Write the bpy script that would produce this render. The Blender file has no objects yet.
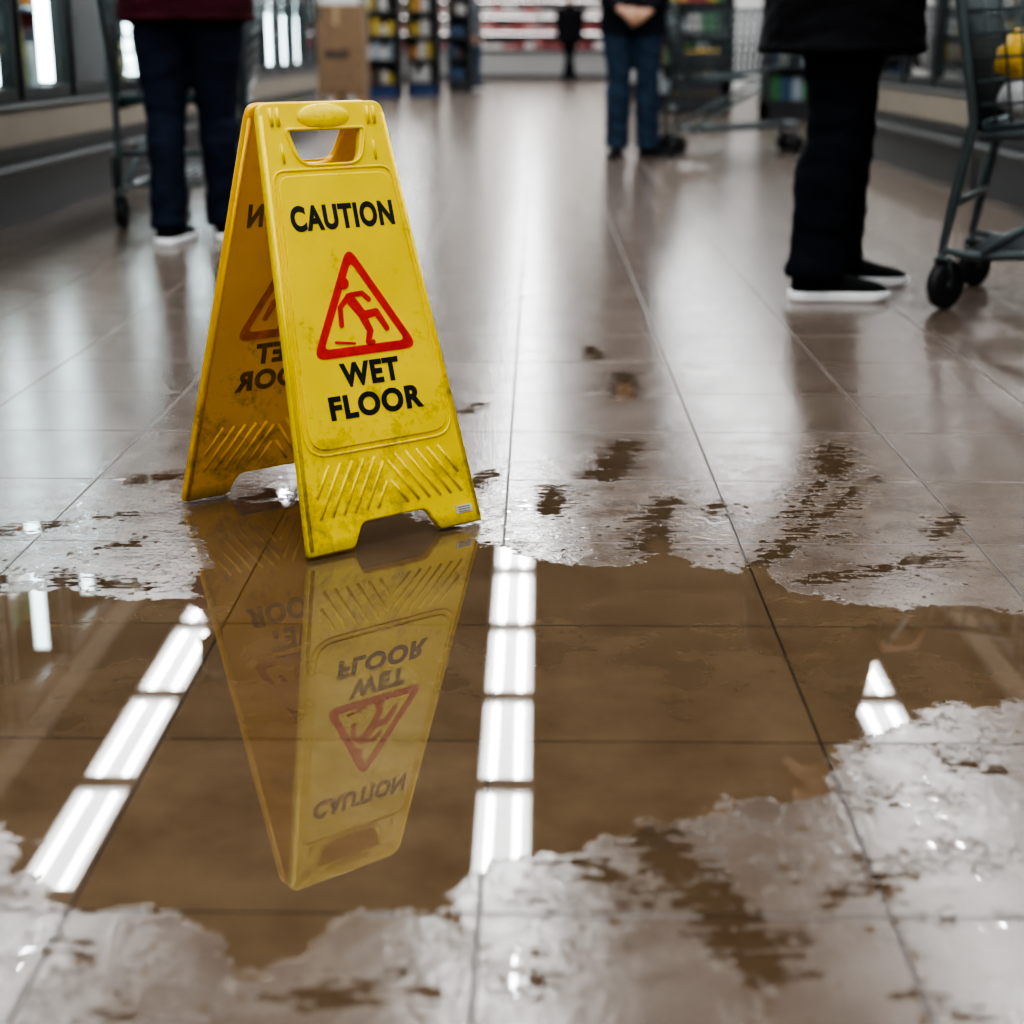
import bpy, bmesh, math, random
import numpy as np
from mathutils import Vector, Matrix, noise
from mathutils.bvhtree import BVHTree
random.seed(7)
S = bpy.context.scene
COL = S.collection
try:
    S.view_settings.view_transform = 'AgX'
    S.view_settings.look = 'AgX - High Contrast'
except Exception as ex:
    print('look', ex)

# ------------------------------------------------------------------ materials
class NT:
    def __init__(s, m):
        m.use_nodes = True
        s.t = m.node_tree
        s.b = s.t.nodes.get("Principled BSDF")
        s.out = [n for n in s.t.nodes if n.type == 'OUTPUT_MATERIAL'][0]
    def n(s, typ, **kw):
        nd = s.t.nodes.new(typ)
        for k, v in kw.items():
            setattr(nd, k, v)
        return nd
    def link(s, a, b):
        s.t.links.new(a, b)
    def put(s, sock, v):
        if isinstance(v, bpy.types.NodeSocket):
            s.link(v, sock)
        else:
            sock.default_value = v
    def m(s, op, a, b=0.0, c=None, clamp=False):
        nd = s.n('ShaderNodeMath', operation=op, use_clamp=clamp)
        s.put(nd.inputs[0], a); s.put(nd.inputs[1], b)
        if c is not None: s.put(nd.inputs[2], c)
        return nd.outputs[0]
    def mr(s, v, a, b, c=0.0, d=1.0, smooth=False):
        nd = s.n('ShaderNodeMapRange', clamp=True)
        if smooth: nd.interpolation_type = 'SMOOTHSTEP'
        s.put(nd.inputs[0], v)
        for i, x in enumerate((a, b, c, d)): s.put(nd.inputs[i+1], x)
        return nd.outputs[0]
    def noise(s, vec, scale, detail=3, rough=0.5, dist=0.0):
        nd = s.n('ShaderNodeTexNoise')
        if vec is not None: s.link(vec, nd.inputs['Vector'])
        nd.inputs['Scale'].default_value = scale
        nd.inputs['Detail'].default_value = detail
        nd.inputs['Roughness'].default_value = rough
        nd.inputs['Distortion'].default_value = dist
        return nd.outputs[0]
    def mixc(s, f, a, b, blend='MIX'):
        nd = s.n('ShaderNodeMix', data_type='RGBA', blend_type=blend)
        s.put(nd.inputs[0], f); s.put(nd.inputs[6], a); s.put(nd.inputs[7], b)
        return nd.outputs[2]
    def mixf(s, f, a, b):
        nd = s.n('ShaderNodeMix', data_type='FLOAT')
        s.put(nd.inputs[0], f); s.put(nd.inputs[2], a); s.put(nd.inputs[3], b)
        return nd.outputs[0]

def c4(c): return (c[0], c[1], c[2], 1.0)

def mat(name, col, rough=0.5, metal=0.0, var=0.12, scale=20, bump=0.0, bscale=60, emis=0.0, ecol=None, spec=None):
    m = bpy.data.materials.new(name)
    t = NT(m)
    tc = t.n('ShaderNodeTexCoord').outputs['Object']
    nz = t.noise(tc, scale, 2, 0.6)
    f = t.mr(nz, 0.3, 0.7)
    dark = tuple(x*(1-var) for x in col); lite = tuple(min(1, x*(1+var)) for x in col)
    t.link(t.mixc(f, c4(dark), c4(lite)), t.b.inputs['Base Color'])
    t.b.inputs['Roughness'].default_value = rough
    t.b.inputs['Metallic'].default_value = metal
    if spec is not None: t.b.inputs['Specular IOR Level'].default_value = spec
    if bump > 0:
        bn = t.n('ShaderNodeBump'); bn.inputs['Strength'].default_value = bump
        bn.inputs['Distance'].default_value = 0.01
        t.link(t.noise(tc, bscale, 3, 0.6), bn.inputs['Height'])
        t.link(bn.outputs[0], t.b.inputs['Normal'])
    if emis > 0:
        t.b.inputs['Emission Color'].default_value = c4(ecol or col)
        t.b.inputs['Emission Strength'].default_value = emis
    return m

def glass_mat():
    m = bpy.data.materials.new("door_glass")
    t = NT(m)
    tr = t.n('ShaderNodeBsdfTransparent'); tr.inputs[0].default_value = (0.76, 0.86, 0.86, 1)
    gl = t.n('ShaderNodeBsdfGlossy'); gl.inputs['Roughness'].default_value = 0.03
    fr = t.n('ShaderNodeFresnel'); fr.inputs[0].default_value = 1.5
    mx = t.n('ShaderNodeMixShader')
    t.link(fr.outputs[0], mx.inputs[0]); t.link(tr.outputs[0], mx.inputs[1]); t.link(gl.outputs[0], mx.inputs[2])
    t.link(mx.outputs[0], t.out.inputs[0])
    return m

# ------------------------------------------------------------------ mesh builder
class MB:
    def __init__(s): s.v = []; s.f = []; s.m = []
    def add(s, vs, fs, mi=0):
        o = len(s.v)
        s.v += [tuple(v) for v in vs]
        s.f += [tuple(i+o for i in f) for f in fs]
        s.m += [mi]*len(fs)
    def box(s, c, d, mi=0, rz=0.0):
        x, y, z = d[0]/2, d[1]/2, d[2]/2
        vs = []
        cr, sr = math.cos(rz), math.sin(rz)
        for sx in (-1, 1):
            for sy in (-1, 1):
                for sz in (-1, 1):
                    a, b = sx*x, sy*y
                    vs.append((c[0]+a*cr-b*sr, c[1]+a*sr+b*cr, c[2]+sz*z))
        s.add(vs, [(0,1,3,2),(4,6,7,5),(0,4,5,1),(2,3,7,6),(0,2,6,4),(1,5,7,3)], mi)
    def path(s, pts, r, mi=0, n=8, closed=False):
        pts = [Vector(p) for p in pts]
        k = len(pts)
        rs = r if isinstance(r, (list, tuple)) else [r]*k
        vs = []; fs = []
        nrm = None
        for i, p in enumerate(pts):
            if closed: t = (pts[(i+1) % k]-pts[i-1])
            else: t = pts[min(i+1, k-1)]-pts[max(i-1, 0)]
            t.normalize()
            if nrm is None:
                ref = Vector((0,0,1)) if abs(t.z) < 0.9 else Vector((1,0,0))
                nrm = t.cross(ref).normalized()
            else:
                nrm = (nrm - t*nrm.dot(t)).normalized()
            b = t.cross(nrm)
            for j in range(n):
                a = 2*math.pi*j/n
                vs.append(p+(nrm*math.cos(a)+b*math.sin(a))*rs[i])
        segs = k if closed else k-1
        for i in range(segs):
            i2 = (i+1) % k
            for j in range(n):
                fs.append((i*n+j, i*n+(j+1) % n, i2*n+(j+1) % n, i2*n+j))
        if not closed:
            fs.append(tuple(range(n))[::-1]); fs.append(tuple((k-1)*n+j for j in range(n)))
        s.add(vs, fs, mi)
    def rod(s, p, q, r, mi=0, n=8): s.path([p, q], r, mi, n)
    def loft(s, rings, mi=0, n=20, side=(1,0,0), round0=True, round1=True):
        R = [(Vector(c), a, b) for c, a, b in rings]
        def cap(r0, r1):
            d = (r0[0]-r1[0]).normalized()
            out = []
            for q in (0.5, 0.86):
                h = min(r0[1], r0[2])
                out.append((r0[0]+d*h*math.sin(q*math.pi/2)*0.8, r0[1]*math.cos(q*math.pi/2), r0[2]*math.cos(q*math.pi/2)))
            return out
        if round0: R = cap(R[0], R[1])[::-1]+R
        if round1: R = R+cap(R[-1], R[-2])
        side = Vector(side)
        k = len(R); vs = []; fs = []
        for i, (c, a, b) in enumerate(R):
            t = (R[min(i+1, k-1)][0]-R[max(i-1, 0)][0]).normalized()
            u = (side-t*side.dot(t)).normalized(); w = t.cross(u)
            for j in range(n):
                an = 2*math.pi*j/n
                vs.append(c+u*math.cos(an)*a+w*math.sin(an)*b)
        for i in range(k-1):
            for j in range(n):
                fs.append((i*n+j, i*n+(j+1) % n, (i+1)*n+(j+1) % n, (i+1)*n+j))
        fs.append(tuple(range(n))[::-1]); fs.append(tuple((k-1)*n+j for j in range(n)))
        s.add(vs, fs, mi)
    def ell(s, c, r, mi=0, sub=2, nz=0.0, rot=None):
        bm = bmesh.new(); bmesh.ops.create_icosphere(bm, subdivisions=sub, radius=1)
        vs = []
        for v in bm.verts:
            co = v.co.copy()
            if nz: co *= 1+nz*noise.noise(co*2.3+Vector(c)*5)
            q = Vector((co.x*r[0], co.y*r[1], co.z*r[2]))
            if rot is not None: q = rot @ q
            vs.append(q+Vector(c))
        fs = [tuple(v.index for v in f.verts) for f in bm.faces]
        bm.free(); s.add(vs, fs, mi)
    def obj(s, name, mats, parent=None, smooth=False, bevel=0.0):
        me = bpy.data.meshes.new(name)
        me.from_pydata(s.v, [], s.f)
        for m in mats: me.materials.append(m)
        me.polygons.foreach_set('material_index', s.m)
        if smooth: me.polygons.foreach_set('use_smooth', [True]*len(s.f))
        me.update()
        o = bpy.data.objects.new(name, me); COL.objects.link(o)
        if parent: o.parent = parent
        if bevel > 0:
            b = o.modifiers.new('bevel', 'BEVEL'); b.width = bevel; b.segments = 2; b.limit_method = 'ANGLE'
        return o

def empty(name, loc=(0,0,0), rz=0.0):
    e = bpy.data.objects.new(name, None); COL.objects.link(e)
    e.location = loc; e.rotation_euler = (0, 0, rz); e.empty_display_size = 0.1
    return e

def bake(o):
    dg = bpy.context.evaluated_depsgraph_get(); dg.update()
    me = bpy.data.meshes.new_from_object(o.evaluated_get(dg))
    o.modifiers.clear(); o.data = me
    return me

def remesh_groups(name, groups, mats, voxel, parent, smooth=4, folds=0.0):
    al = MB()
    trees = []
    for g in groups:
        al.add(g.v, g.f)
        trees.append(BVHTree.FromPolygons(g.v, g.f) if g.v else None)
    o = al.obj(name, [], parent)
    r = o.modifiers.new('r', 'REMESH'); r.mode = 'VOXEL'; r.voxel_size = voxel
    sm = o.modifiers.new('s', 'SMOOTH'); sm.factor = 0.5; sm.iterations = smooth
    me = bake(o)
    for m in mats: me.materials.append(m)
    idx = []
    for p in me.polygons:
        best = 0; bd = 1e9
        for i, t in enumerate(trees):
            if t is None: continue
            h = t.find_nearest(p.center)
            if h[0] is not None and h[3] < bd: bd = h[3]; best = i
        idx.append(best)
    if folds > 0:
        ns = [v.normal.copy() for v in me.vertices]
        for v, nn in zip(me.vertices, ns):
            c = v.co
            k = noise.noise(Vector((c.x*7, c.y*7, c.z*16+c.x*6)))+.5*noise.noise(Vector((c.x*16, c.y*16, c.z*34)))
            v.co = c+nn*k*folds
    me.polygons.foreach_set('material_index', idx)
    me.polygons.foreach_set('use_smooth', [True]*len(idx))
    me.update()
    return o

# ------------------------------------------------------------------ constants
XL, XR = -2.15, 2.20
WL, WR = -3.2, 3.25
YB, YF = -4.0, 37.0
HC = 3.4

# ------------------------------------------------------------------ floor
PUD = [(-.728,2.022),(-.661,2.072),(-.549,2.01),(-.46,2.034),(-.475,2.196),(-.552,2.371),(-.552,2.484),(-.459,2.513),
 (-.388,2.484),(-.222,2.443),(-.138,2.371),(-.072,2.253),(-.026,2.215),(.089,2.168),(.163,2.186),(.193,2.293),(.219,2.173),
 (.295,2.141),(.324,2.196),(.347,2.063),(.422,2.022),(.484,1.994),(.571,2.022),(.646,1.983),(.9,1.98),(1.0,1.8),(.8,1.66),
 (.557,1.681),(.453,1.673),(.394,1.585),(.331,1.567),(.302,1.452),(.257,1.409),(.204,1.452),(.148,1.398),(.099,1.388),
 (.058,1.328),(.002,1.328),(-.035,1.291),(-.06,1.255),(-.071,1.197),(-.102,1.218),(-.147,1.23),(-.188,1.151),(-.214,1.107),
 (-.246,1.107),(-.293,1.181),(-.347,1.23),(-.387,1.213),(-.442,1.255),(-.514,1.368),(-.7,1.45),(-.85,1.7),(-.85,1.95)]
PRN = [((.12,2.66),(.17,2.90),.058),((.19,3.32),(.205,3.55),.058),((.52,2.68),(.55,2.87),.056),((.17,2.25),(.21,2.50),.048),
 ((-.5,2.42),(-.45,2.55),.052),((-.69,2.62),(-.59,2.68),.052),((.112,1.35),(.19,1.15),.054),((.03,1.34),(.10,1.24),.036),
 ((.58,2.66),(.324,2.18),.042),((.50,2.66),(.40,2.40),.034),((.60,2.22),(.382,2.106),.040),((-.74,2.1),(-.54,2.07),.040),
 ((-.82,2.33),(-.76,2.36),.042),((-.18,1.09),(-.14,1.08),.036),((-.1,1.11),(-.085,1.09),.026),((.337,1.435),(.4,1.4),.020),
 ((.322,1.225),(.36,1.212),.018),((.235,1.275),(.27,1.25),.022),((0,1.16),(-.01,1.09),.022),((-.42,1.16),(-.38,1.15),.028),
 ((-.14,3.17),(-.12,3.24),.040),((.02,2.45),(.03,2.58),.048),((-.1,2.6),(-.08,2.68),.040),((-.66,2.24),(-.60,2.27),.032),
 ((.44,2.30),(.47,2.33),.030),((.30,1.33),(.31,1.27),.020),((.13,3.75),(.135,3.88),.046),((.62,2.33),(.66,2.42),.034),
 ((-.33,1.07),(-.27,1.02),.024),((.28,2.42),(.30,2.50),.030),((-.70,2.40),(-.64,2.42),.032),((.30,1.10),(.36,1.06),.022),
 ((.43,1.52),(.50,1.50),.020),((-.62,2.85),(-.57,2.93),.034)]

def build_floor():
    xs = np.concatenate([np.linspace(WL, -1.15, 8)[:-1], np.arange(-1.15, 1.1501, 0.0125), np.linspace(1.15, WR, 8)[1:]])
    ys = np.concatenate([np.linspace(YB, .8, 10)[:-1], np.arange(.8, 4.0001, 0.0125), np.linspace(4.0, YF, 40)[1:]])
    X, Y = np.meshgrid(xs, ys)
    P = np.stack([X.ravel(), Y.ravel()], 1)
    def segd(a, b):
        a = np.array(a); b = np.array(b); ab = b-a
        t = np.clip(((P-a)@ab)/(ab@ab), 0, 1)
        return np.linalg.norm(P-(a+t[:, None]*ab), axis=1)
    d = np.full(len(P), 9.0); ins = np.zeros(len(P), bool)
    n = len(PUD)
    for i in range(n):
        a = PUD[i]; b = PUD[(i+1) % n]
        d = np.minimum(d, segd(a, b))
        cond = (a[1] > P[:, 1]) != (b[1] > P[:, 1])
        with np.errstate(divide='ignore', invalid='ignore'):
            xi = (b[0]-a[0])*(P[:, 1]-a[1])/((b[1]-a[1]) or 1e-9)+a[0]
        ins ^= cond & (P[:, 0] < xi)
    sd = np.where(ins, d*1.6, -d); sd = np.clip(sd, -.6, .6)
    q = np.full(len(P), -.3)
    for a, b, r in PRN: q = np.maximum(q, r-segd(a, b))
    nx, ny = len(xs), len(ys)
    vs = np.concatenate([P, np.zeros((len(P), 1))], 1)
    fs = [(j*nx+i, j*nx+i+1, (j+1)*nx+i+1, (j+1)*nx+i) for j in range(ny-1) for i in range(nx-1)]
    me = bpy.data.meshes.new('floor'); me.from_pydata(vs.tolist(), [], fs)
    for nm, arr in (('puddle', sd), ('prints', q)):
        at = me.attributes.new(nm, 'FLOAT', 'POINT'); at.data.foreach_set('value', arr.astype(np.float32))
    me.update()
    o = bpy.data.objects.new('floor', me); COL.objects.link(o)
    m = bpy.data.materials.new('wet_tile_floor'); t = NT(m)
    pos = t.n('ShaderNodeNewGeometry').outputs['Position']
    sp = t.n('ShaderNodeSeparateXYZ'); t.link(pos, sp.inputs[0])
    T = 0.3555
    cx = t.m('DIVIDE', t.m('ADD', sp.outputs[0], .048), T); cy = t.m('DIVIDE', t.m('SUBTRACT', sp.outputs[1], 1.213), T)
    def edge(c):
        f = t.m('FRACT', c); return t.m('MULTIPLY', t.m('MINIMUM', f, t.m('SUBTRACT', 1.0, f)), T)
    e = t.m('MINIMUM', edge(cx), edge(cy))
    grout = t.mr(e, .0009, .0022, 1.0, 0.0)
    cmb = t.n('ShaderNodeCombineXYZ'); t.link(t.m('FLOOR', cx), cmb.inputs[0]); t.link(t.m('FLOOR', cy), cmb.inputs[1])
    wn = t.n('ShaderNodeTexWhiteNoise'); t.link(cmb.outputs[0], wn.inputs[0]); cell = wn.outputs[0]
    pa = t.n('ShaderNodeAttribute', attribute_name='puddle').outputs['Fac']
    qa = t.n('ShaderNodeAttribute', attribute_name='prints').outputs['Fac']
    n1 = t.m('SUBTRACT', t.noise(pos, 14, 5, .65), .5)
    n2 = t.m('SUBTRACT', t.noise(pos, 55, 3, .6, .5), .5)
    n3 = t.m('SUBTRACT', t.noise(pos, 6, 3, .6), .5)
    d = t.m('ADD', pa, t.m('ADD', t.m('MULTIPLY', n1, .19), t.m('MULTIPLY', n2, .05)))
    pud = t.mr(d, -.0012, .0012)
    mp = t.n('ShaderNodeMapping'); t.link(pos, mp.inputs[0])
    mp.inputs['Rotation'].default_value = (0, 0, math.radians(-58)); mp.inputs['Scale'].default_value = (.22, 1.6, 1)
    st = t.m('SUBTRACT', t.noise(mp.outputs[0], 62, 3, .6, .3), .5)
    d2 = t.m('ADD', qa, t.m('ADD', t.m('MULTIPLY', n1, .06), t.m('ADD', t.m('MULTIPLY', n2, .11), t.m('MULTIPLY', st, .13))))
    d2 = t.m('SUBTRACT', d2, .020)
    prn = t.mr(d2, -.001, .001)
    vo = t.n('ShaderNodeTexVoronoi', feature='F1'); t.link(pos, vo.inputs['Vector']); vo.inputs['Scale'].default_value = 70
    sc = t.n('ShaderNodeSeparateColor'); t.link(vo.outputs['Color'], sc.inputs[0])
    rad = t.m('MULTIPLY', t.mr(sc.outputs[0], .50, 1.0), t.mr(t.m('MAXIMUM', pa, t.m('MULTIPLY', qa, 2.2)), -.28, -.02, 0.0, .48))
    drop = t.m('LESS_THAN', vo.outputs['Distance'], t.m('MULTIPLY', rad, t.mr(n1, -.08, .05)))
    wet = t.m('MAXIMUM', t.m('MAXIMUM', pud, prn), drop)
    film = t.mr(t.m('ADD', pa, t.m('ADD', t.m('MULTIPLY', n3, .25), t.m('MULTIPLY', n2, .03))), -.182, -.178)
    mott = t.noise(pos, 9, 4, .6); fine = t.noise(pos, 170, 2, .6)
    base = t.mixc(t.mr(mott, .3, .7), (.118, .086, .064, 1), (.175, .134, .104, 1))
    base = t.mixc(t.m('MULTIPLY', t.mr(fine, .35, .65), .35), base, (.088, .063, .047, 1))
    base = t.mixc(t.m('MULTIPLY', cell, .35), base, (.105, .079, .06, 1))
    wetc = t.mixc(t.mr(mott, .3, .7), (.098, .062, .034, 1), (.148, .100, .058, 1))
    wetc = t.mixc(t.m('MULTIPLY', cell, .3), wetc, (.085, .054, .030, 1))
    wetc = t.mixc(t.m('MULTIPLY', t.m('MULTIPLY', prn, t.m('SUBTRACT', 1.0, pud)), .5), wetc, (.045, .028, .015, 1))
    colr = t.mixc(wet, base, wetc)
    colr = t.mixc(t.m('MULTIPLY', grout, .8), colr, (.02, .016, .013, 1))
    t.link(colr, t.b.inputs['Base Color'])
    dry = t.m('SUBTRACT', 1.0, wet)
    rg = t.mr(t.m('ABSOLUTE', n2), 0.0, .024, 1.0, 0.0, smooth=True)
    rg = t.m('MULTIPLY', rg, t.mr(n1, .0, .07))
    rg = t.m('MULTIPLY', rg, t.mr(pa, -.30, -.12))
    rdry = t.mr(mott, .3, .7, .18, .235)
    rfilm = t.mr(n1, -.14, .14, .13, .25)
    r = t.mixf(film, rdry, rfilm)
    r = t.mixf(rg, r, .05)
    r = t.mixf(t.m('MULTIPLY', grout, .8), r, .6)
    r = t.mixf(wet, r, .004)
    t.link(r, t.b.inputs['Roughness'])
    t.link(t.mixf(wet, 1.58, 1.75), t.b.inputs['IOR'])
    men = t.m('MAXIMUM', t.mr(d, -.001, .007, smooth=True), t.mr(d2, -.001, .006, smooth=True))
    men = t.m('MAXIMUM', men, drop)
    h = t.m('MULTIPLY', men, .0014)
    h = t.m('ADD', h, t.m('MULTIPLY', t.m('MULTIPLY', fine, dry), .00032))
    h = t.m('ADD', h, t.m('MULTIPLY', t.m('MULTIPLY', rg, dry), .0012))
    h = t.m('ADD', h, t.m('MULTIPLY', t.m('MULTIPLY', t.m('MULTIPLY', n2, film), dry), .0008))
    h = t.m('ADD', h, t.m('MULTIPLY', t.m('MULTIPLY', grout, dry), -.0012))
    bn = t.n('ShaderNodeBump'); bn.inputs['Strength'].default_value = 0.8; bn.inputs['Distance'].default_value = 1.0
    t.link(h, bn.inputs['Height']); t.link(bn.outputs[0], t.b.inputs['Normal'])
    me.materials.append(m)
build_floor()

# ------------------------------------------------------------------ room shell
m_wall = mat('painted_wall', (.50, .50, .49), .7, var=.04, scale=3)
m_ceil = mat('ceiling_tile', (.10, .10, .10), .9, var=.1, scale=8)
def slab(name, c, d, m):
    b = MB(); b.box(c, d, 0); return b.obj(name, [m])
slab('wall_left', (WL-.05, (YB+YF)/2, HC/2), (.1, YF-YB+.2, HC), m_wall)
slab('wall_right', (WR+.05, (YB+YF)/2, HC/2), (.1, YF-YB+.2, HC), m_wall)
slab('wall_far', ((WL+WR)/2, YF+.05, HC/2), (WR-WL, .1, HC), m_wall)
slab('wall_back', ((WL+WR)/2, YB-.05, HC/2), (WR-WL, .1, HC), m_wall)
slab('ceiling', ((WL+WR)/2, (YB+YF)/2, HC+.05), (WR-WL+.2, YF-YB+.2, .1), m_ceil)

m_house = mat('white_enamel', (.8, .8, .8), .4, var=.02)
m_diff = mat('lit_diffuser', (.9, .95, 1.0), .5, var=.02, emis=9, ecol=(.96, .98, 1.0))
m_tube = mat('fluorescent_tube', (1, 1, 1), .5, var=.02, emis=52, ecol=(.96, .98, 1.0))
for X in (-2.44, -.17, 2.18):
    b = MB(); y = -2.0
    while y < 35:
        b.box((X, y+.6, HC-.03), (.34, 1.22, .058), 0)
        z = HC-.060
        b.add([(X-.145, y+.04, z), (X-.145, y+1.16, z), (X+.145, y+1.16, z), (X+.145, y+.04, z)], [(0, 1, 2, 3)], 1)
        for s in (-1, 1): b.box((X+s*.155, y+.6, HC-.072), (.02, 1.2, .030), 0)
        for s in (0, 1): b.box((X, y+.02+s*1.16, HC-.072), (.30, .03, .030), 0)
        for dx in (-.075, .075):
            xx = X+dx; z2 = HC-.072
            b.box((xx, y+.6, z2+.005), (.036, 1.06, .008), 0)
            b.add([(xx-.018, y+.07, z2), (xx-.018, y+1.13, z2), (xx+.018, y+1.13, z2), (xx+.018, y+.07, z2)], [(0, 1, 2, 3)], 2)
        y += 1.28
    b.obj('fluorescent_light_row', [m_house, m_diff, m_tube])

# ------------------------------------------------------------------ wet floor sign
def yellow_mat(name, col, dirty=1.0):
    m = bpy.data.materials.new(name); t = NT(m)
    g = t.n('ShaderNodeNewGeometry').outputs['Position']
    sp = t.n('ShaderNodeSeparateXYZ'); t.link(g, sp.inputs[0])
    low = t.mr(sp.outputs[2], 0.0, .34, 1.0, 0.0)
    n1 = t.noise(g, 16, 4, .6); n2 = t.noise(g, 90, 4, .75); n3 = t.noise(g, 7, 2, .5)
    k = t.m('ADD', t.m('MULTIPLY', n1, .6), t.m('MULTIPLY', n2, .4))
    dirt = t.mr(t.m('ADD', k, t.m('MULTIPLY', low, .115)), .580, .76)
    col2 = tuple(x*.90 for x in col)
    base = t.mixc(t.mr(n3, .35, .65), c4(col2), c4(col))
    base = t.mixc(t.m('MULTIPLY', dirt, .75*dirty), base, (.17, .11, .02, 1))
    bot = t.mr(t.m('ADD', sp.outputs[2], t.m('MULTIPLY', n1, .03)), .012, .040, .75, 0.0)
    base = t.mixc(bot, base, (.07, .055, .02, 1))
    t.link(base, t.b.inputs['Base Color'])
    t.link(t.mr(n1, .3, .7, .28, .42), t.b.inputs['Roughness'])
    bn = t.n('ShaderNodeBump'); bn.inputs['Strength'].default_value = .12; bn.inputs['Distance'].default_value = .002
    t.link(n2, bn.inputs['Height']); t.link(bn.outputs[0], t.b.inputs['Normal'])
    return m
m_yel = yellow_mat('yellow_plastic', (1.0, .73, .004))
m_yel_thru = yellow_mat('yellow_painted_translucency', (1.0, .56, .004))  # same yellow plastic; light passing through it is painted in as orange
m_black = mat('black_print', (.010, .010, .010), .45, var=.3, scale=60)
m_red = mat('red_print', (.66, .015, .008), .45, var=.15, scale=60)
m_thru_stick_black = mat('show_through_and_sticker_black', (.20, .12, .008), .5, var=.3, scale=50)  # black print showing through the panel, painted on its inner face; also sticker lines
m_thru_red = mat('show_through_red', (.60, .17, .005), .5, var=.2, scale=50)  # red print showing through the translucent plastic, put into the colour
m_stick = mat('paper_sticker', (.6, .6, .58), .5)

def fillet(pts, r, n=4):
    out = []; k = len(pts)
    for i in range(k):
        rr = r[i] if isinstance(r, (list, tuple)) else r
        p = Vector(pts[i]); a = Vector(pts[i-1])-p; b = Vector(pts[(i+1) % k])-p
        l = min(rr, a.length*.45, b.length*.45)
        A = p+a.normalized()*l; B = p+b.normalized()*l
        for j in range(n+1):
            s = j/n; out.append(A*(1-s)**2+p*2*s*(1-s)+B*s*s)
    return out

def flat(name, loops, thick, bev, m, parent, z=0.0, M=None):
    cu = bpy.data.curves.new(name, 'CURVE'); cu.dimensions = '2D'; cu.fill_mode = 'BOTH'
    cu.extrude = max(thick/2-bev, 0); cu.bevel_depth = bev; cu.bevel_resolution = 2; cu.offset = -bev
    for lp in loops:
        s = cu.splines.new('POLY'); s.points.add(len(lp)-1)
        for i, p in enumerate(lp): s.points[i].co = (p[0], p[1], 0, 1)
        s.use_cyclic_u = True
    o = bpy.data.objects.new(name, cu); COL.objects.link(o)
    dg = bpy.context.evaluated_depsgraph_get(); dg.update()
    me = bpy.data.meshes.new_from_object(o.evaluated_get(dg))
    bpy.data.objects.remove(o)
    me.transform(Matrix.Translation((0, 0, z)))
    me.materials.clear(); me.materials.append(m)
    o = bpy.data.objects.new(name, me); COL.objects.link(o)
    o.parent = parent
    if M is not None: o.matrix_local = M
    return o

def text(name, body, w, h, cu_, cv, z, m, parent, M):
    c = bpy.data.curves.new(name, 'FONT'); c.body = body; c.size = 1; c.offset = .042; c.extrude = .0004
    c.space_character = 1.12
    o = bpy.data.objects.new(name, c); COL.objects.link(o)
    dg = bpy.context.evaluated_depsgraph_get(); dg.update()
    me = bpy.data.meshes.new_from_object(o.evaluated_get(dg)); bpy.data.objects.remove(o)
    co = np.zeros(len(me.vertices)*3); me.vertices.foreach_get('co', co); co = co.reshape(-1, 3)
    mn = co[:, :2].min(0); mx = co[:, :2].max(0)
    co[:, 0] = (co[:, 0]-(mn[0]+mx[0])/2)/(mx[0]-mn[0])*w
    co[:, 1] = (co[:, 1]-(mn[1]+mx[1])/2)/(mx[1]-mn[1])*h
    co[:, 0] += cu_; co[:, 1] += cv; co[:, 2] = co[:, 2]+z
    me.vertices.foreach_set('co', co.ravel()); me.materials.clear(); me.materials.append(m); me.update()
    o = bpy.data.objects.new(name, me); COL.objects.link(o); o.parent = parent; o.matrix_local = M

def stroke(pts, w):
    loops = []
    ws = w if isinstance(w, (list, tuple)) else [w]*len(pts)
    for i in range(len(pts)-1):
        a = Vector(pts[i]); b = Vector(pts[i+1]); d = (b-a).normalized(); n = Vector((-d.y, d.x))
        lp = []
        for k in range(7):
            an = math.pi*(k/6)-math.pi/2
            lp.append(b+(d*math.cos(an)+n*math.sin(an))*ws[i+1])
        for k in range(7):
            an = math.pi*(k/6)+math.pi/2
            lp.append(a+(d*math.cos(an)+n*math.sin(an))*ws[i])
        loops.append(lp)
    return loops

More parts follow.
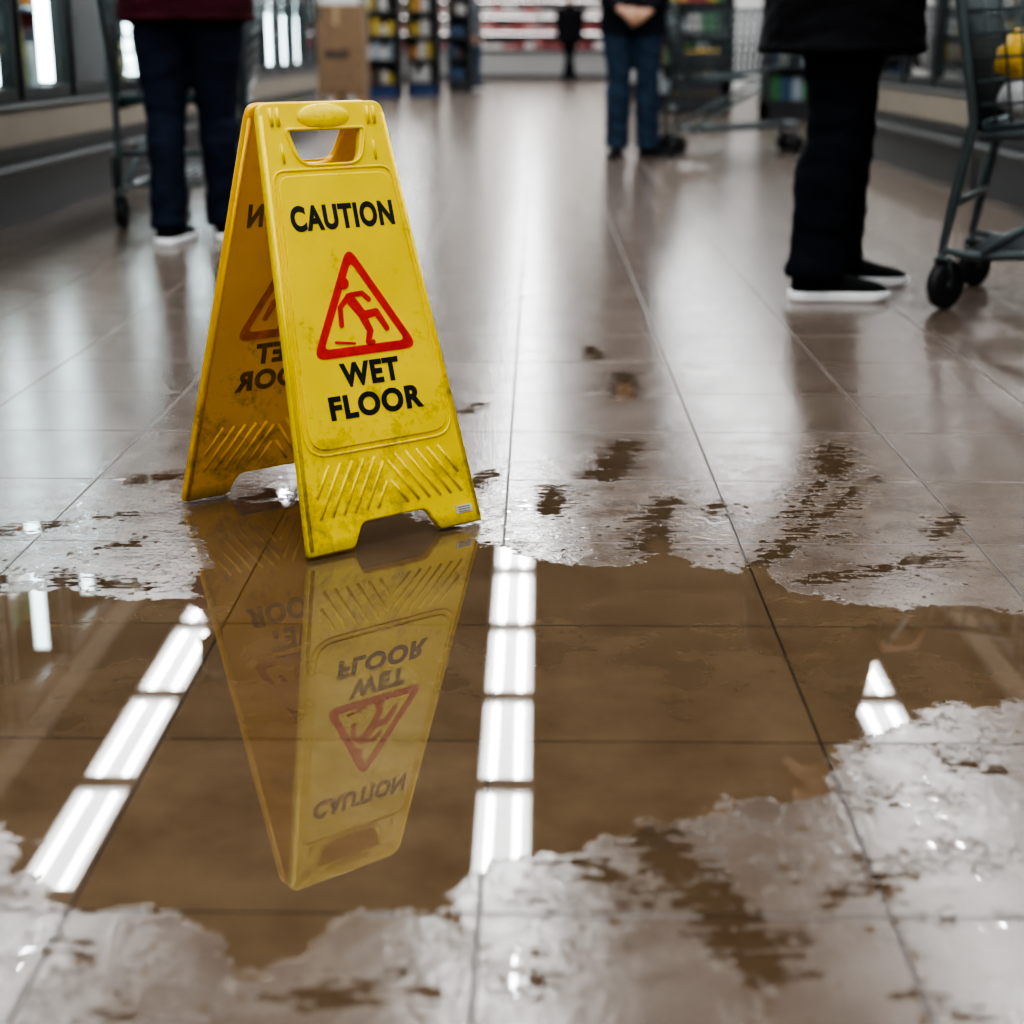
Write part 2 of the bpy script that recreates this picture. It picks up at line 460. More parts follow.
def build_sign():
    A = Vector((-.333, 2.433, 0)); eu = Vector((.773, .635, 0)).normalized(); es = Vector((.635, -.773, 0)).normalized()
    E = empty('wet_floor_sign', A)
    Hs = .634; b0 = .195; b1 = .010; TH = .013
    L = math.sqrt(Hs**2+(b0-b1)**2)
    def hw(v): return .158+(.108-.158)*v/L
    def panel(tag, sgn):
        my = m_yel if tag == 'front' else m_yel_thru
        u = eu*sgn; s = es*sgn
        base = s*b0; top = s*b1+Vector((0, 0, Hs)); v = (top-base).normalized(); n = u.cross(v)
        M = Matrix(((u.x, v.x, n.x, base.x), (u.y, v.y, n.y, base.y), (u.z, v.z, n.z, base.z+.004), (0, 0, 0, 1)))
        out = fillet([(-.158, 0), (-.078, 0), (-.058, .036), (.058, .036), (.078, 0), (.158, 0), (.108, L), (-.108, L)],
                     [.004, .006, .01, .01, .006, .004, .018, .018])
        hole = fillet([(-.062, L-.040), (.062, L-.040), (.048, L-.094), (-.048, L-.094)], [.008, .008, .022, .022])
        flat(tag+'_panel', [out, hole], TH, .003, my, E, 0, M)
        def plate(ins, v0, v1, rr): return fillet([(-hw(v0)+ins, v0), (hw(v0)-ins, v0), (hw(v1)-ins, v1), (-hw(v1)+ins, v1)], rr, 6)
        lab = plate(.020, .150, L-.108, [.035, .035, .02, .02])
        flat(tag+'_label_plate', [lab], .004, .0015, my, E, TH/2+.0005, M)
        b = MB()
        rim = plate(.013, .142, L-.100, [.04, .04, .02, .02])
        b.path([(p.x, p.y, TH/2) for p in rim], .0022, 0, 8, closed=True)
        b.path([(p.x*1.12, p.y+.000, TH/2) for p in hole], .0026, 0, 8, closed=True)
        for zz in (TH/2, -TH/2):
            b.path([(-.152, .01, zz), (-.105, L-.02, zz)], .0032, 0, 8)
            b.path([(.152, .01, zz), (.105, L-.02, zz)], .0032, 0, 8)
        for zz in (TH/2, -TH/2):
            for i in range(-1, 7):
                x0 = -.128+i*.020; x1 = x0+.050; y0 = .052; y1 = .128
                if i < 0: xa = -.128; y0 = y0+(y1-y0)*((xa-x0)/.050); x0 = xa
                if x1 > -.004: f = (-.004-x0)/(x1-x0); x1 = -.004; y1 = y0+(y1-y0)*f
                if x1-x0 < .008: continue
                for sx in (1, -1): b.rod((sx*x0, y0, zz-(.0012 if zz > 0 else -.0012)), (sx*x1, y1, zz-(.0012 if zz > 0 else -.0012)), .0032, 0, 8)
        b.ell((0, L-.022, TH/2), (.046, .019, .008), 0, 3)
        for sx in (-1, 1):
            for k in range(2): b.box((sx*(.078+k*.011), L-.022, TH/2), (.005, .026, .005), 0)
            b.box((sx*.08, L-.075, TH/2), (.004, .03, .004), 0)
        o = b.obj(tag+'_ribs', [my], E, True); o.matrix_local = M
        for zi, mb, mrd in ((TH/2+.0028, m_black, m_red), (-TH/2-.0006, m_thru_stick_black, m_thru_red)):
            text(tag+'_caution', 'CAUTION', .180, .038, .002, .489, zi, mb, E, M)
            text(tag+'_wet', 'WET', .104, .036, 0, .254, zi, mb, E, M)
            text(tag+'_floor', 'FLOOR', .166, .036, .002, .208, zi, mb, E, M)
            o1 = fillet([(-.094, .281), (.094, .281), (0, .446)], .024, 6); i1 = fillet([(-.072, .295), (.072, .295), (0, .420)], .010, 6)
            flat(tag+'_triangle', [o1, i1], .0008, 0, mrd, E, zi, M)
            c = (.002, .336)
            ll = stroke([(-.015, .030), (.004, .002)], [.0085, .0075])
            ll += stroke([(-.018, .032), (-.034, .018), (-.037, -.008)], .0042)+stroke([(-.012, .035), (.008, .036), (.018, .026)], .0040)
            ll += stroke([(.005, .003), (.027, .006), (.041, -.020)], [.0066, .0056, .0044])
            ll += stroke([(.003, .000), (.011, -.021), (.004, -.037)], [.0066, .0054, .0044])+stroke([(.004, -.038), (.013, -.038)], .0036)
            ll += [[(-.021+.0092*math.cos(a*math.pi/8), .0535+.0092*math.sin(a*math.pi/8)) for a in range(16)]]
            ll += stroke([(-.052, -.032), (-.020, -.037)], .0018)
            b = MB(); kz = 0
            for lp in ll:
                pts = [(p[0]+c[0], p[1]+c[1]) for p in lp]; nn = len(pts); kz += 1
                z1 = zi+.0005+kz*.00005; z0 = zi-.0005-kz*.00005
                b.add([(p[0], p[1], z1) for p in pts]+[(p[0], p[1], z0) for p in pts],
                      [tuple(range(nn)), tuple(range(nn, 2*nn))[::-1]]+[(i, (i+1) % nn, nn+(i+1) % nn, nn+i) for i in range(nn)], 0)
            o = b.obj(tag+'_slip_figure', [mrd], E); o.matrix_local = M
        if tag == 'front':
            b = MB(); b.box((.126, .024, TH/2+.0006), (.030, .012, .0012), 0, 0)
            for k in range(3): b.box((.126, .020+k*.0035, TH/2+.0014), (.022, .001, .0004), 1)
            o = b.obj('sticker', [m_stick, m_thru_stick_black], E); o.matrix_local = M
    panel('front', 1); panel('rear', -1)
    b = MB()
    for k in (-1, 0, 1):
        c = eu*k*.075; b.rod(c-eu*.015+Vector((0, 0, Hs-.006)), c+eu*.015+Vector((0, 0, Hs-.006)), .008, 0, 12)
    b.obj('hinge', [m_yel], E, True)
build_sign()

# ------------------------------------------------------------------ people
m_skin = mat('skin', (.50, .29, .20), .5, var=.08, scale=15)
m_eye = mat('eye', (.05, .04, .035), .2); m_lip = mat('lip', (.38, .14, .12), .5)
m_whitesole = mat('white_rubber', (.95, .95, .95), .5, var=.03)
m_blksole = mat('black_rubber', (.015, .015, .015), .5)

def hand(mb, w, d, n, thumb, curl=.35):
    w = Vector(w); d = Vector(d).normalized(); n = Vector(n); n = (n-d*n.dot(d)).normalized(); s = d.cross(n)*thumb
    mb.loft([(w-d*.03, .026, .020), (w, .028, .019), (w+d*.035, .038, .016), (w+d*.075, .041, .014), (w+d*.088, .039, .011)], 0, 14, side=tuple(s))
    for i, (off, ln) in enumerate(((.031, .066), (.011, .076), (-.010, .071), (-.030, .055))):
        p = w+d*.083+s*off; dd = d.copy(); pts = [p-d*.02]; pts.append(p)
        for k, fr in enumerate((.45, .3, .25)):
            dd = (dd*math.cos(curl)+n*math.sin(curl)).normalized() if k == 0 else (dd+n*curl*.9).normalized()
            p = p+dd*ln*fr; pts.append(p)
        mb.path(pts, [.009, .0092, .0088, .008, .0062], 0, 8)
    p0 = w+d*.02+s*.026
    mb.path([p0, p0+s*.018+d*.022+n*.006, p0+s*.028+d*.045+n*.012, p0+s*.028+d*.066+n*.018], [.013, .0115, .010, .007], 0, 8)

def shoe(E, nm, pos, ang, mu, msole, s=1.0):
    b = MB(); n = 14; R = Matrix.Rotation(ang, 3, 'Z')
    prof = [(-.062,.024,.060),(-.052,.034,.082),(-.02,.038,.090),(.02,.037,.088),(.06,.037,.074),(.10,.042,.060),(.14,.047,.050),(.175,.045,.042),(.20,.036,.034),(.218,.018,.024)]
    vs = []; fs = []
    for (t, w, h) in prof:
        for j in range(n+1):
            a = math.pi*j/n
            vs.append((math.cos(a)*w, -t, .014+max(0, h-.0)*abs(math.sin(a))**.8))
    m = n+1
    for i in range(len(prof)-1):
        for j in range(n): fs.append((i*m+j, i*m+j+1, (i+1)*m+j+1, (i+1)*m+j))
        fs.append((i*m, (i+1)*m, (i+1)*m+n, i*m+n))
    fs.append(tuple(range(m))); fs.append(tuple((len(prof)-1)*m+j for j in range(m))[::-1])
    b.add(vs, fs, 0)
    ol = [(w+.005, -t) for t, w, h in prof]; ol[0] = (ol[0][0], ol[0][1]+.006); ol[-1] = (ol[-1][0], ol[-1][1]-.006)
    loop = [(x, y) for x, y in ol]+[(-x, y) for x, y in ol[::-1]]
    k = len(loop)
    vs = []
    for z, sc in ((0.001, .97), (.006, 1.0), (.026, 1.0), (.029, .96)):
        for x, y in loop: vs.append((x*sc, (y+.08)*(1-(1-sc)*.4)-.08, z+(.010*max(0, (-y-.17)/.05) if z < .02 else 0)))
    fs = [tuple(range(k))[::-1], tuple(3*k+i for i in range(k))]
    for r in range(3):
        for i in range(k): fs.append((r*k+i, r*k+(i+1) % k, (r+1)*k+(i+1) % k, (r+1)*k+i))
    b.add(vs, fs, 1)
    for i in range(4):
        y = -.055-i*.022; z = .095-i*.010
        b.path([(-.018, y, z-.006), (0, y-.003, z), (.018, y, z-.006)], .0028, 2, 6)
    b.v = [tuple((R @ (Vector(v)*s))+Vector((pos[0], pos[1], 0))) for v in b.v]
    return b.obj(nm, [mu, msole, mu], E, True)

def person(name, feet, face, hips=None, hem=.78, jr=1.0, mj=None, mt=None, ms=None, msole=None, arms='down', voxel=.010,
           hair=(.03, .02, .015), scale=1.0, leg=1.0, legfill=1.0, hood=False, jd=1.0):
    cx = sum(f[0] for f in feet)/2 if hips is None else hips[0]; cy = sum(f[1] for f in feet)/2 if hips is None else hips[1]
    E = empty(name, (cx, cy, 0), face)
    Ri = Matrix.Rotation(-face, 3, 'Z')
    lf = [Ri @ Vector((f[0]-cx, f[1]-cy, 0)) for f in feet]
    s = scale
    tr = MB(); jk = MB()
    for sd, p in zip((1, -1), lf):
        hip = Vector((sd*.088, .01, .90*s)); ank = Vector((p.x, p.y, .075)); kn = hip*.48+ank*.52+Vector((0, -.025, 0))
        L = lambda a, b, t: a*(1-t)+b*t
        g = leg
        tr.loft([(hip, .098*g, .105*g), (L(hip, kn, .4)+Vector((sd*.008, -.008, 0)), .088*g, .094*g), (L(hip, kn, .8), .070*g, .074*g), (kn, .064*g, .068*g),
                 (L(kn, ank, .3)+Vector((0, .012, 0)), .061*g*legfill, .067*g*legfill), (L(kn, ank, .65)+Vector((0, .006, 0)), .054*g*legfill, .059*g*legfill),
                 (L(kn, ank, .88), .056*g*legfill, .060*g*legfill), (ank+Vector((0, 0, -.015)), .058*g*legfill, .064*g*legfill)], 0, 20, round1=False)
    tr.loft([((0, .01, .82*s), .13, .09), ((0, .012, .92*s), .172, .118), ((0, .005, 1.03*s), .155, .105)], 0, 24)
    j = jr; jy = jr*jd
    jk.loft([((0, .005, hem), .195*j, .140*jy), ((0, .005, hem+.035), .205*j, .148*jy), ((0, 0, max(hem+.07, .98*s)), .192*j, .140*jy), ((0, 0, 1.10*s), .182*j, .132*jy), ((0, -.005, 1.27*s), .196*j, .140*j),
             ((0, 0, 1.37*s), .190*j, .120*j), ((0, .005, 1.43*s), .135*j, .090*j), ((0, .005, 1.475*s), .080, .075), ((0, .0, 1.51*s), .068, .068)], 0, 28, round0=False, round1=False)
    jk.path([(.206*j*math.cos(a*math.pi/14), .005+.149*jy*math.sin(a*math.pi/14), hem+.012) for a in range(28)], .010, 0, 8, closed=True)
    if hood:
        jk.ell((0, .10, 1.45*s), (.13, .07, .09), 0)
    for sd in (1, -1):
        sh = Vector((sd*.185*min(j, 1.15), .0, 1.385*s))
        if arms == 'clasp': el = Vector((sd*.27, .03, 1.10*s)); wr = Vector((sd*.085, -.185, .90*s)); dr = Vector((-sd*.85, -.12, -.45)); nn = Vector((0, .9, -.2))
        elif arms == 'push': el = Vector((sd*.25, .04, 1.13*s)); wr = Vector((sd*.19, -.20, 1.055)); dr = Vector((0, -.95, -.12)); nn = Vector((0, 0, -1))
        else: el = Vector((sd*.235, .03, 1.11*s)); wr = Vector((sd*.225, -.05, .87*s)); dr = Vector((0, -.12, -1)); nn = Vector((-sd, 0, 0))
        ja = min(j, 1.15)
        jk.loft([(sh, .072*ja, .075*ja), (sh*.6+el*.4, .064*ja, .064*ja), (el, .054*ja, .056*ja), (el*.5+wr*.5, .050*ja, .050*ja), (wr, .040*ja, .040*ja)], 0, 16, side=(0, 1, 0), round1=False)
        wv = wr+(wr-el).normalized()*.012
        if arms == 'clasp' and sd < 0: wv += Vector((0, -.03, .01))
        h = MB()
        up = Vector((0, 0, 1)) if arms != 'push' else Vector((-sd, 0, 0))
        d_ = dr.normalized(); n_ = (nn-d_*nn.dot(d_)).normalized(); th = 1 if d_.cross(n_).dot(up if arms != 'down' else Vector((0, -1, 0))) > 0 else -1
        hand(h, wv, dr, nn, th, .55 if arms in ('clasp', 'push') else .3)
        remesh_groups('hand_left' if sd > 0 else 'hand_right', [h], [m_skin], .0035, E, 2)
    mh = mat('hair_'+name, hair, .6, var=.3, scale=80, bump=.5, bscale=150)
    remesh_groups('body', [tr, jk], [mt, mj], voxel, E, 5, folds=.009)
    hz = 1.64*s
    sk = MB(); ha = MB(); lp = MB()
    sk.loft([((0, .015, 1.44*s), .060, .060), ((0, .012, 1.50*s), .054, .056), ((0, .005, 1.57*s), .054, .058)], 0, 16)
    sk.ell((0, .008, hz+.02), (.074, .094, .092), 0, 3)
    sk.ell((0, -.022, hz-.035), (.058, .066, .072), 0, 3)
    sk.ell((0, -.045, hz-.088), (.030, .032, .022), 0, 2)
    sk.path([(0, -.082, hz+.012), (0, -.098, hz-.018), (0, -.108, hz-.036)], [.008, .011, .014], 0, 8)
    sk.ell((0, -.084, hz+.030), (.046, .014, .009), 0, 2)
    for sd in (1, -1):
        sk.ell((sd*.076, .012, hz-.012), (.010, .020, .032), 0, 2)
        sk.ell((sd*.036, -.066, hz-.030), (.020, .016, .018), 0, 2)
    lp.ell((0, -.088, hz-.066), (.022, .010, .008), 0, 2)
    ha.ell((0, .022, hz+.040), (.083, .098, .088), 0, 3); ha.ell((0, .050, hz-.005), (.074, .066, .078), 0, 3)
    ha.ell((0, -.045, hz+.088), (.056, .045, .028), 0, 2)
    remesh_groups('head', [sk, ha, lp], [m_skin, mh, m_lip], .0045, E, 2)
    ey = MB()
    for sd in (1, -1): ey.ell((sd*.030, -.083, hz+.004), (.012, .009, .009), 0, 3)
    ey.obj('eyes', [m_eye], E, True)
    for i, (p, f) in enumerate(zip(lf, feet)):
        shoe(E, 'shoe_left' if i == 0 else 'shoe_right', (p.x, p.y), f[2]-face, ms, msole)
    return E

def cloth(name, col, rough=.85, bs=14, bump=.5):
    return mat(name, col, rough, var=.2, scale=9, bump=bump, bscale=bs, spec=.15)
j_navy = cloth('navy_denim', (.011, .015, .030)); j_blue = cloth('blue_denim', (.024, .042, .070)); j_black = cloth('black_trousers', (.006, .007, .012))
c_maroon = cloth('maroon_coat', (.045, .006, .012)); c_black = cloth('black_jacket', (.007, .007, .009)); c_char = cloth('charcoal_jacket', (.009, .010, .015))
c_grey = cloth('grey_coat', (.10, .11, .12)); s_dark = mat('dark_sneaker', (.010, .012, .018), .8, spec=.2); s_blk = mat('black_shoe_fabric', (.006, .006, .007), .8, spec=.15)

person('woman_pushing_cart', [(-1.38, 5.98, math.pi-.15), (-1.20, 6.14, math.pi+.2)], math.pi, hem=.80, mj=c_maroon, mt=j_navy, ms=s_dark, msole=m_whitesole, arms='push', leg=1.2, jr=1.22)
person('man_with_clasped_hands', [(.735, 10.86, .95), (.53, 10.86, -.20)], 0, hips=(.62, 10.86), hem=.79, mj=c_char, mt=j_blue, ms=s_blk, msole=m_blksole, arms='clasp', leg=1.2, legfill=1.2, scale=1.03, jr=1.08)
FA = math.pi/2-.15
person('shopper_in_black_coat', [(.93, 4.97, FA+.1), (.81, 4.66, math.pi/2)], FA, hips=(.885, 4.80), hem=.695, jr=1.30, jd=1.22, mj=c_black, mt=j_black, ms=s_blk, msole=m_whitesole, arms='push', leg=1.22, legfill=1.12, hood=True)
person('distant_shopper', [(-1.0, 27.2, 1.2), (-1.16, 27.5, 1.5)], 1.4, hem=.85, mj=c_grey, mt=j_blue, ms=s_dark, msole=m_whitesole, arms='down', voxel=.016)
person('distant_shopper', [(.72, 33.2, .2), (.55, 33.2, -.2)], math.pi, hem=.75, mj=c_black, mt=j_black, ms=s_blk, msole=m_blksole, arms='down', voxel=.016, jr=1.2, leg=1.2)

# ------------------------------------------------------------------ shopping carts
m_cart = mat('grey_green_steel', (.07, .090, .092), .35, metal=.4, var=.1)
m_wheel = mat('rubber_wheel', (.010, .010, .011), .6)
m_handle = mat('handle_plastic', (.02, .05, .05), .4)
m_bagy = mat('yellow_bag', (.80, .47, .03), .4, var=.3, scale=30, bump=.6, bscale=40)
m_bagw = mat('white_bag', (.60, .61, .61), .4, var=.15, scale=30, bump=.6, bscale=40)
def cart(loc, rz, wires=.0028, goods=None, q=.012, swivel=0.0, wr=.062):
    E = empty('shopping_cart', loc, rz)
    b = MB()
    for sy in (-1, 1):
        b.path([(-.10, sy*.27, 1.0), (-.04, sy*.275, .90), (.03, sy*.26, .52), (-.01, sy*.25, .30), (-.03, sy*.25, .17), (.05, sy*.245, .155), (.80, sy*.175, .19)], q, 0, 10)
        b.path([(.05, sy*.25, .48), (.40, sy*.22, .50), (.62, sy*.20, .48), (.42, sy*.215, .36), (.16, sy*.24, .22), (.08, sy*.245, .16)], q*.9, 0, 10)
        b.path([(.05, sy*.25, .48), (.82, sy*.17, .58)], q*.8, 0, 8)
    b.path([(.80, .175, .19), (.84, .15, .19), (.84, -.15, .19), (.80, -.175, .19)], q, 0, 10)
    b.rod((-.0, .25, .30), (-.0, -.25, .30), q*.8, 0)
    for i in range(9):
        y = -.20+.05*i; b.rod((.03, y, .165), (.82, y*.75, .195), .004, 0, 6)
    for i in range(5):
        x = .08+.17*i; w = .245-.07*x/.8; b.rod((x, -w, .163+.03*x), (x, w, .163+.03*x), .006, 0, 6)
    def pt(fx, fy, fz):
        bl = Vector((.05+.77*fx, (.25-.08*fx)*fy, .50+.08*fx)); tp = Vector((-.03+.95*fx, (.285-.065*fx)*fy, .93+.03*fx))
        return bl*(1-fz)+tp*fz
    for sy in (-1, 1):
        for i in range(21): b.rod(pt(i/20, sy, 0), pt(i/20, sy, 1), wires, 0, 5)
        for k in range(1, 7): b.rod(pt(0, sy, k/7), pt(1, sy, k/7), wires*1.15, 0, 5)
    for fx in (0, 1):
        for i in range(13): b.rod(pt(fx, -1+2*i/12, 0), pt(fx, -1+2*i/12, 1), wires, 0, 5)
        for k in range(1, 7): b.rod(pt(fx, -1, k/7), pt(fx, 1, k/7), wires*1.15, 0, 5)
    for i in range(13): b.rod(pt(0, -1+2*i/12, 0), pt(1, -1+2*i/12, 0), wires, 0, 5)
    for i in range(13): b.rod(pt(i/12, -1, 0), pt(i/12, 1, 0), wires, 0, 5)
    for fz, rr in ((0, .009), (1, .009)):
        b.path([pt(0, -1, fz), pt(1, -1, fz), pt(1, 1, fz), pt(0, 1, fz)], rr, 0, 8, closed=False); b.rod(pt(0, -1, fz), pt(0, 1, fz), rr, 0, 8)
    b.rod((-.10, -.29, 1.0), (-.10, .29, 1.0), .016, 1, 12)
    b.path([pt(0, -1, .02), pt(0, 1, .02)], .014, 1, 8)
    b.obj('frame', [m_cart, m_handle], E, True)
    w = MB()
    for (x, y) in ((-.03, .25), (-.03, -.25), (.80, .175), (.80, -.175)):
        z1 = .17 if x < .5 else .19
        c0, s0 = math.cos(swivel), math.sin(swivel)
        def sw(dx, dy, z): return Vector((x+dx*c0-dy*s0, y+dx*s0+dy*c0, z))
        w.rod((x, y, z1), (x, y, wr*2), .012, 1, 10)
        for s in (-1, 1): w.path([sw(0, s*.020, wr*2+.004), sw(.015, s*.021, wr*1.6), sw(.025, s*.021, wr)], .008, 1, 6)
        w.box((x+.005, y, wr*2+.006), (.045, .045, .008), 1)
        w.loft([(sw(.025, -.017, wr), wr-.012, wr-.012), (sw(.025, -.013, wr), wr-.001, wr-.001), (sw(.025, .013, wr), wr-.001, wr-.001), (sw(.025, .017, wr), wr-.012, wr-.012)], 0, 24, side=(0, 0, 1), round0=False, round1=False)
        w.rod(sw(.025, -.022, wr), sw(.025, .022, wr), .014, 1, 10)
    w.obj('casters', [m_wheel, m_cart], E, True)
    if goods:
        g = MB()
        for (c, r, mi) in goods: g.ell(c, r, mi, 3, .25)
        g.obj('grocery_bags', [m_bagy, m_bagw], E, True)
    return E
cart((1.265, 4.70, 0), -.42, .0038, [((.15, -.10, .585), (.08, .12, .075), 1), ((.14, -.12, .69), (.085, .11, .075), 0), ((.48, .0, .66), (.14, .14, .12), 0), ((.62, .02, .69), (.10, .12, .10), 1)], swivel=1.1, wr=.070, q=.014)
cart((-1.44, 6.52, 0), math.pi/2, .0032, [((.25, -.05, .62), (.14, .16, .11), 1), ((.55, -.04, .66), (.13, .12, .10), 0), ((.3, -.08, .78), (.10, .10, .09), 0)], q=.014)
cart((.95, 11.35, 0), .08, .0045, q=.017, swivel=.3)

# ------------------------------------------------------------------ freezers
m_kick = mat('dark_kickplate', (.010, .013, .014), .4)
m_cream = mat('cream_panel', (.27, .235, .185), .5, var=.05, scale=4)
m_frame = mat('door_frame', (.02, .028, .030), .35, metal=.2)
m_in = mat('freezer_interior', (.08, .13, .145), .5, var=.05)
m_led = mat('led_tube', (.9, .97, 1), .5, var=.01, emis=15, ecol=(.86, .95, 1.0))
m_caseled = mat('case_led', (.9, .97, 1), .5, var=.01, emis=5, ecol=(1, .95, .93))
m_rail = mat('bumper_rail', (.05, .055, .055), .45, metal=.2)
m_glass = glass_mat()
PC = [(.55,.55,.52),(.05,.10,.18),(.40,.05,.04),(.50,.38,.06),(.06,.20,.08),(.35,.40,.45),(.10,.07,.05),(.55,.25,.06)]
m_prod = [mat('package_%d' % i, tuple(x*.75 for x in c), .45, var=.35, scale=25) for i, c in enumerate(PC)]
def freezer(face, sgn, y0, nd):
    E = empty('glass_door_freezer', (face, y0, 0)); W = .76; Ltot = nd*W; D = .92
    b = MB(); X = lambda a: sgn*a
    def bx(a0, a1, yy0, yy1, z0, z1, mi): b.box((X((a0+a1)/2), (yy0+yy1)/2, (z0+z1)/2), (abs(a1-a0), yy1-yy0, z1-z0), mi)
    bx(.03, D, 0, Ltot, 0, .17, 0); bx(0, D, 0, Ltot, .17, .30, 0); bx(-.012, .0, 0, Ltot, .32, .46, 1); bx(0, D, 0, Ltot, .30, .50, 0)
    b.rod((X(-.022), 0, .235), (X(-.022), Ltot, .235), .022, 2, 8); b.rod((X(-.014), 0, .475), (X(-.014), Ltot, .475), .016, 2, 8)
    bx(0, D, 0, Ltot, 1.98, 2.2, 0); bx(-.01, 0, .03, Ltot-.03, 2.02, 2.16, 1)
    bx(D-.04, D, 0, Ltot, .5, 1.98, 3); bx(.0, D, 0, .03, .5, 1.98, 0); bx(.0, D, Ltot-.03, Ltot, .5, 1.98, 0)
    bx(.06, D-.04, .03, Ltot-.03, .5, .52, 3)
    for k in range(3): bx(.12, D-.04, .03, Ltot-.03, .87+k*.36, .885+k*.36, 3)
    for i in range(nd+1):
        y = min(max(i*W, .03), Ltot-.03)
        bx(.0, .05, y-.03, y+.03, .5, 1.98, 4)
        if 0 < i < nd:
            bx(.06, .13, y-.012, y+.012, .55, 1.93, 4)
            for s in (-1, 1):
                yy = y+s*.0125
                b.add([(X(.065), yy, .56), (X(.125), yy, .56), (X(.125), yy, 1.92), (X(.065), yy, 1.92)], [(0, 1, 2, 3)], 5)
    for i in range(nd):
        a, c = i*W+.035, (i+1)*W-.035
        for (p0, p1, z0, z1) in ((a, c, .5, .55), (a, c, 1.92, 1.98), (a, a+.03, .55, 1.92), (c-.03, c, .55, 1.92)): bx(-.02, .01, p0, p1, z0, z1, 4)
        b.rod((X(-.055), c-.05, .95), (X(-.055), c-.05, 1.5), .010, 2, 8)
        for z in (.98, 1.47): b.rod((X(-.055), c-.05, z), (X(-.01), c-.05, z), .008, 2, 6)
    b.obj('cabinet', [m_kick, m_cream, m_rail, m_in, m_frame, m_led], E)
    g = MB()
    for i in range(nd):
        y = i*W+W/2; g.add([(X(-.004), y-W/2+.065, .55), (X(-.004), y+W/2-.065, .55), (X(-.004), y+W/2-.065, 1.92), (X(-.004), y-W/2+.065, 1.92)], [(0, 1, 2, 3)], 0)
    g.obj('door_glass', [m_glass], E)
    p = MB()
    for k in range(4):
        z = .52+(0 if k == 0 else .365+.36*(k-1)); y = .06
        while y < Ltot-.22:
            w = random.uniform(.09, .15); h = random.uniform(.16, .29); run = random.randint(2, 4); mi = random.randrange(len(PC))
            for _ in range(run):
                if y+w < Ltot-.05: p.box((X(.36), y+w/2, z+h/2+.002), (.36, w*.93, h), mi)
                y += w
    p.obj('frozen_goods', m_prod, E)
for y0 in (.6, 4.45, 8.3, 12.15): freezer(XL, -1, y0, 5)
for y0 in (.6, 4.45, 8.3): freezer(XR, 1, y0, 5)

# ------------------------------------------------------------------ shelving, boxes, far meat case
m_shelf = mat('shelf_metal', (.03, .03, .034), .4); m_blue = mat('blue_trim', (.02, .05, .14), .4)
m_card = mat('cardboard', (.22, .145, .085), .8, var=.1, scale=12, bump=.2)
m_tape = mat('packing_tape', (.4, .30, .18), .3)
m_wood = mat('pallet_wood', (.30, .20, .11), .8, var=.3)
def gondola(x0, x1, y, hgt, cols, depth=.5, base=None):
    E = empty('grocery_shelf', ((x0+x1)/2, y, 0)); w = x1-x0
    b = MB(); b.box((0, depth/2, .08), (w, depth, .16), 1); b.box((0, depth-.02, hgt/2), (w, .04, hgt), 0)
    for s in (-1, 1): b.box((s*(w/2-.015), depth/2, hgt/2), (.03, depth, hgt), 0)
    n = int((hgt-.16)/.33); p = MB()
    for k in range(n):
        z = .16+k*.33; b.box((0, depth/2, z+.01), (w, depth, .02), 0); b.box((0, -.005, z+.01), (w, .012, .045), 2)
        x = -w/2+.04
        while x < w/2-.17:
            ww = random.uniform(.07, .14); h = random.uniform(.15, .26); mi = random.choice(cols)
            p.box((x+ww/2, depth*.42, z+.022+h/2), (ww*.92, depth*.7, h), mi); x += ww
    b.box((0, depth/2, hgt-.02), (w, depth, .04), 0)
    b.obj('rack', [m_shelf, base or m_shelf, m_shelf], E); p.obj('packages', m_prod, E)
gondola(-2.50, -1.95, 23.2, 2.0, [0, 3, 5, 0, 6], base=m_blue)
gondola(-1.93, -1.45, 24.2, 1.7, [0, 3, 0, 7], base=m_blue)
gondola(-1.43, -1.05, 26.0, 1.5, [6, 1, 0, 7])
gondola(1.30, 2.20, 18.6, 1.9, [0, 7, 3, 4, 0, 2, 5], base=m_shelf)
gondola(2.25, 3.2, 16.2, 2.0, [0, 1, 5, 4, 5], base=m_shelf)
gondola(1.2, 2.0, 24.0, 1.8, [5, 1, 0, 2])
def carton(loc, d, rz=0.0):
    E = empty('cardboard_box', loc, rz); b = MB()
    for i in range(3): b.box((-d[0]/2+.06+i*(d[0]-.12)/2, 0, .05), (.09, d[1], .08), 2)
    for i in range(5): b.box((0, -d[1]/2+.06+i*(d[1]-.12)/4, .105), (d[0], .10, .02), 2)
    b.box((0, 0, .12+d[2]/2), d, 0); b.box((0, -.0, .12+d[2]+.002), (.06, d[1]+.004, .004), 1); b.box((0, -d[1]/2-.002, .12+d[2]-.12), (.06, .004, .24), 1)
    b.box((.0, -d[1]/2-.0015, .12+d[2]*.45), (d[0]*.45, .003, .10), 3)
    b.obj('carton', [m_card, m_tape, m_wood, m_prod[6]], E, bevel=.004)
carton((-2.52, 20.9, 0), (.68, .6, 1.08))
def crate(loc):
    E = empty('produce_crate', loc); b = MB()
    for k in range(3):
        z = .02+k*.22
        for s in (-1, 1):
            b.box((s*.26, 0, z+.10), (.02, .38, .18), 0); b.box((0, s*.19, z+.10), (.54, .02, .18), 0)
        b.box((0, 0, z+.01), (.52, .38, .02), 0)
        for i in range(6):
            for j in range(4): b.ell((-.2+i*.08, -.13+j*.085, z+.17), (.042, .042, .042), 1, 1)
    b.obj('crate_stack', [m_shelf, m_bagy], E)
crate((1.72, 17.9, 0))
m_pink = [mat('meat_pack_%d' % i, c, .4, var=.3, scale=20) for i, c in enumerate([(.40, .08, .08), (.55, .26, .25), (.6, .56, .54), (.25, .05, .05)])]
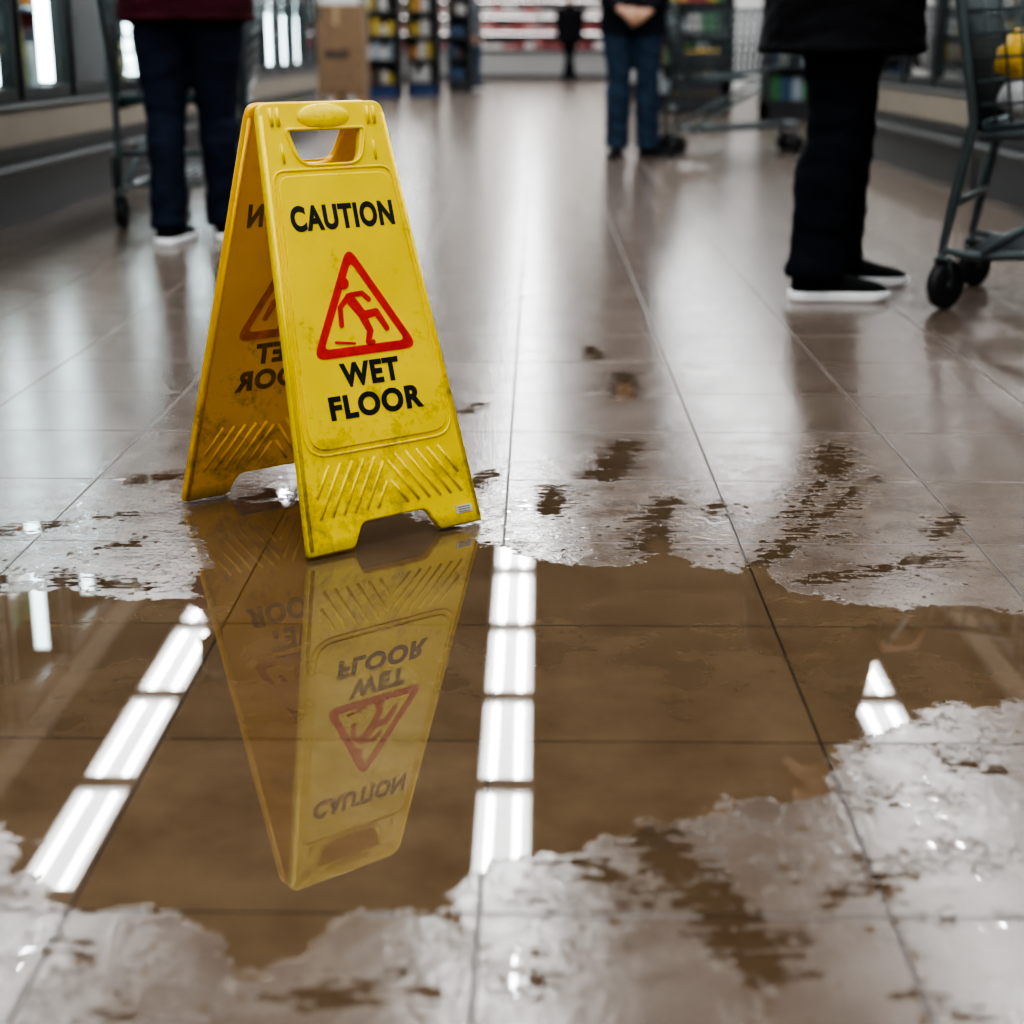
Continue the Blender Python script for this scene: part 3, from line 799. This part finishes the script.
m_case = mat('white_case', (.30, .30, .29), .4, var=.04); m_glow = mat('added_glow_panel', (.95, .93, .88), .5, var=.02, emis=3.4, ecol=(1, .97, .92))  # glowing panel over the case is added to give the floor its sheen
def meat_case():
    E = empty('refrigerated_meat_case', (0, 35.2, 0)); b = MB(); w = 6.3
    b.box((0, .55, .05), (w, 1.1, .10), 1); b.box((0, .5, .35), (w, 1.0, .50), 0); b.box((0, -.02, .60), (w, .06, .05), 1)
    b.box((0, 1.1, 1.1), (w, .08, 2.2), 1); b.box((0, .6, 2.18), (w, 1.0, .12), 0); b.box((0, .12, 2.42), (w, .06, .62), 2)
    for s in (-1, 0, 1): b.box((s*(w/2-.03), .6, 1.2), (.05, 1.0, 2.0), 0)
    p = MB()
    for k, (z, dp) in enumerate(((.62, .9), (.98, .6), (1.32, .5), (1.66, .45))):
        b.box((0, 1.05-dp/2, z), (w, dp, .03), 1); b.box((0, 1.05-dp-.01, z), (w, .015, .04), 0)
        b.box((0, 1.1-dp, z-.03), (w-.2, .02, .015), 3)
        x = -w/2+.1
        while x < w/2-.3:
            ww = random.uniform(.14, .30); hh = random.uniform(.08, .22); p.box((x+ww/2, 1.05-dp/2, z+.02+hh/2), (ww*.92, dp*.8, hh), random.choice([0, 1, 1, 2, 2, 3])); x += ww
    b.obj('case', [m_case, m_shelf, m_glow, m_caseled], E); p.obj('meat_packages', m_pink, E)
meat_case()

# ------------------------------------------------------------------ world + camera
w = bpy.data.worlds.new('world'); S.world = w; w.use_nodes = True
w.node_tree.nodes['Background'].inputs[0].default_value = (.5, .55, .6, 1); w.node_tree.nodes['Background'].inputs[1].default_value = .2
cd = bpy.data.cameras.new('camera'); cam = bpy.data.objects.new('camera', cd); COL.objects.link(cam)
cam.location = (0, 0, .72); cam.rotation_euler = (math.radians(90-16.43), 0, math.radians(.90))
cd.sensor_width = 36; cd.lens = 55.7; cd.clip_start = .05; cd.clip_end = 200
cd.dof.use_dof = True; cd.dof.focus_distance = 2.36; cd.dof.aperture_fstop = 3.2
S.camera = cam
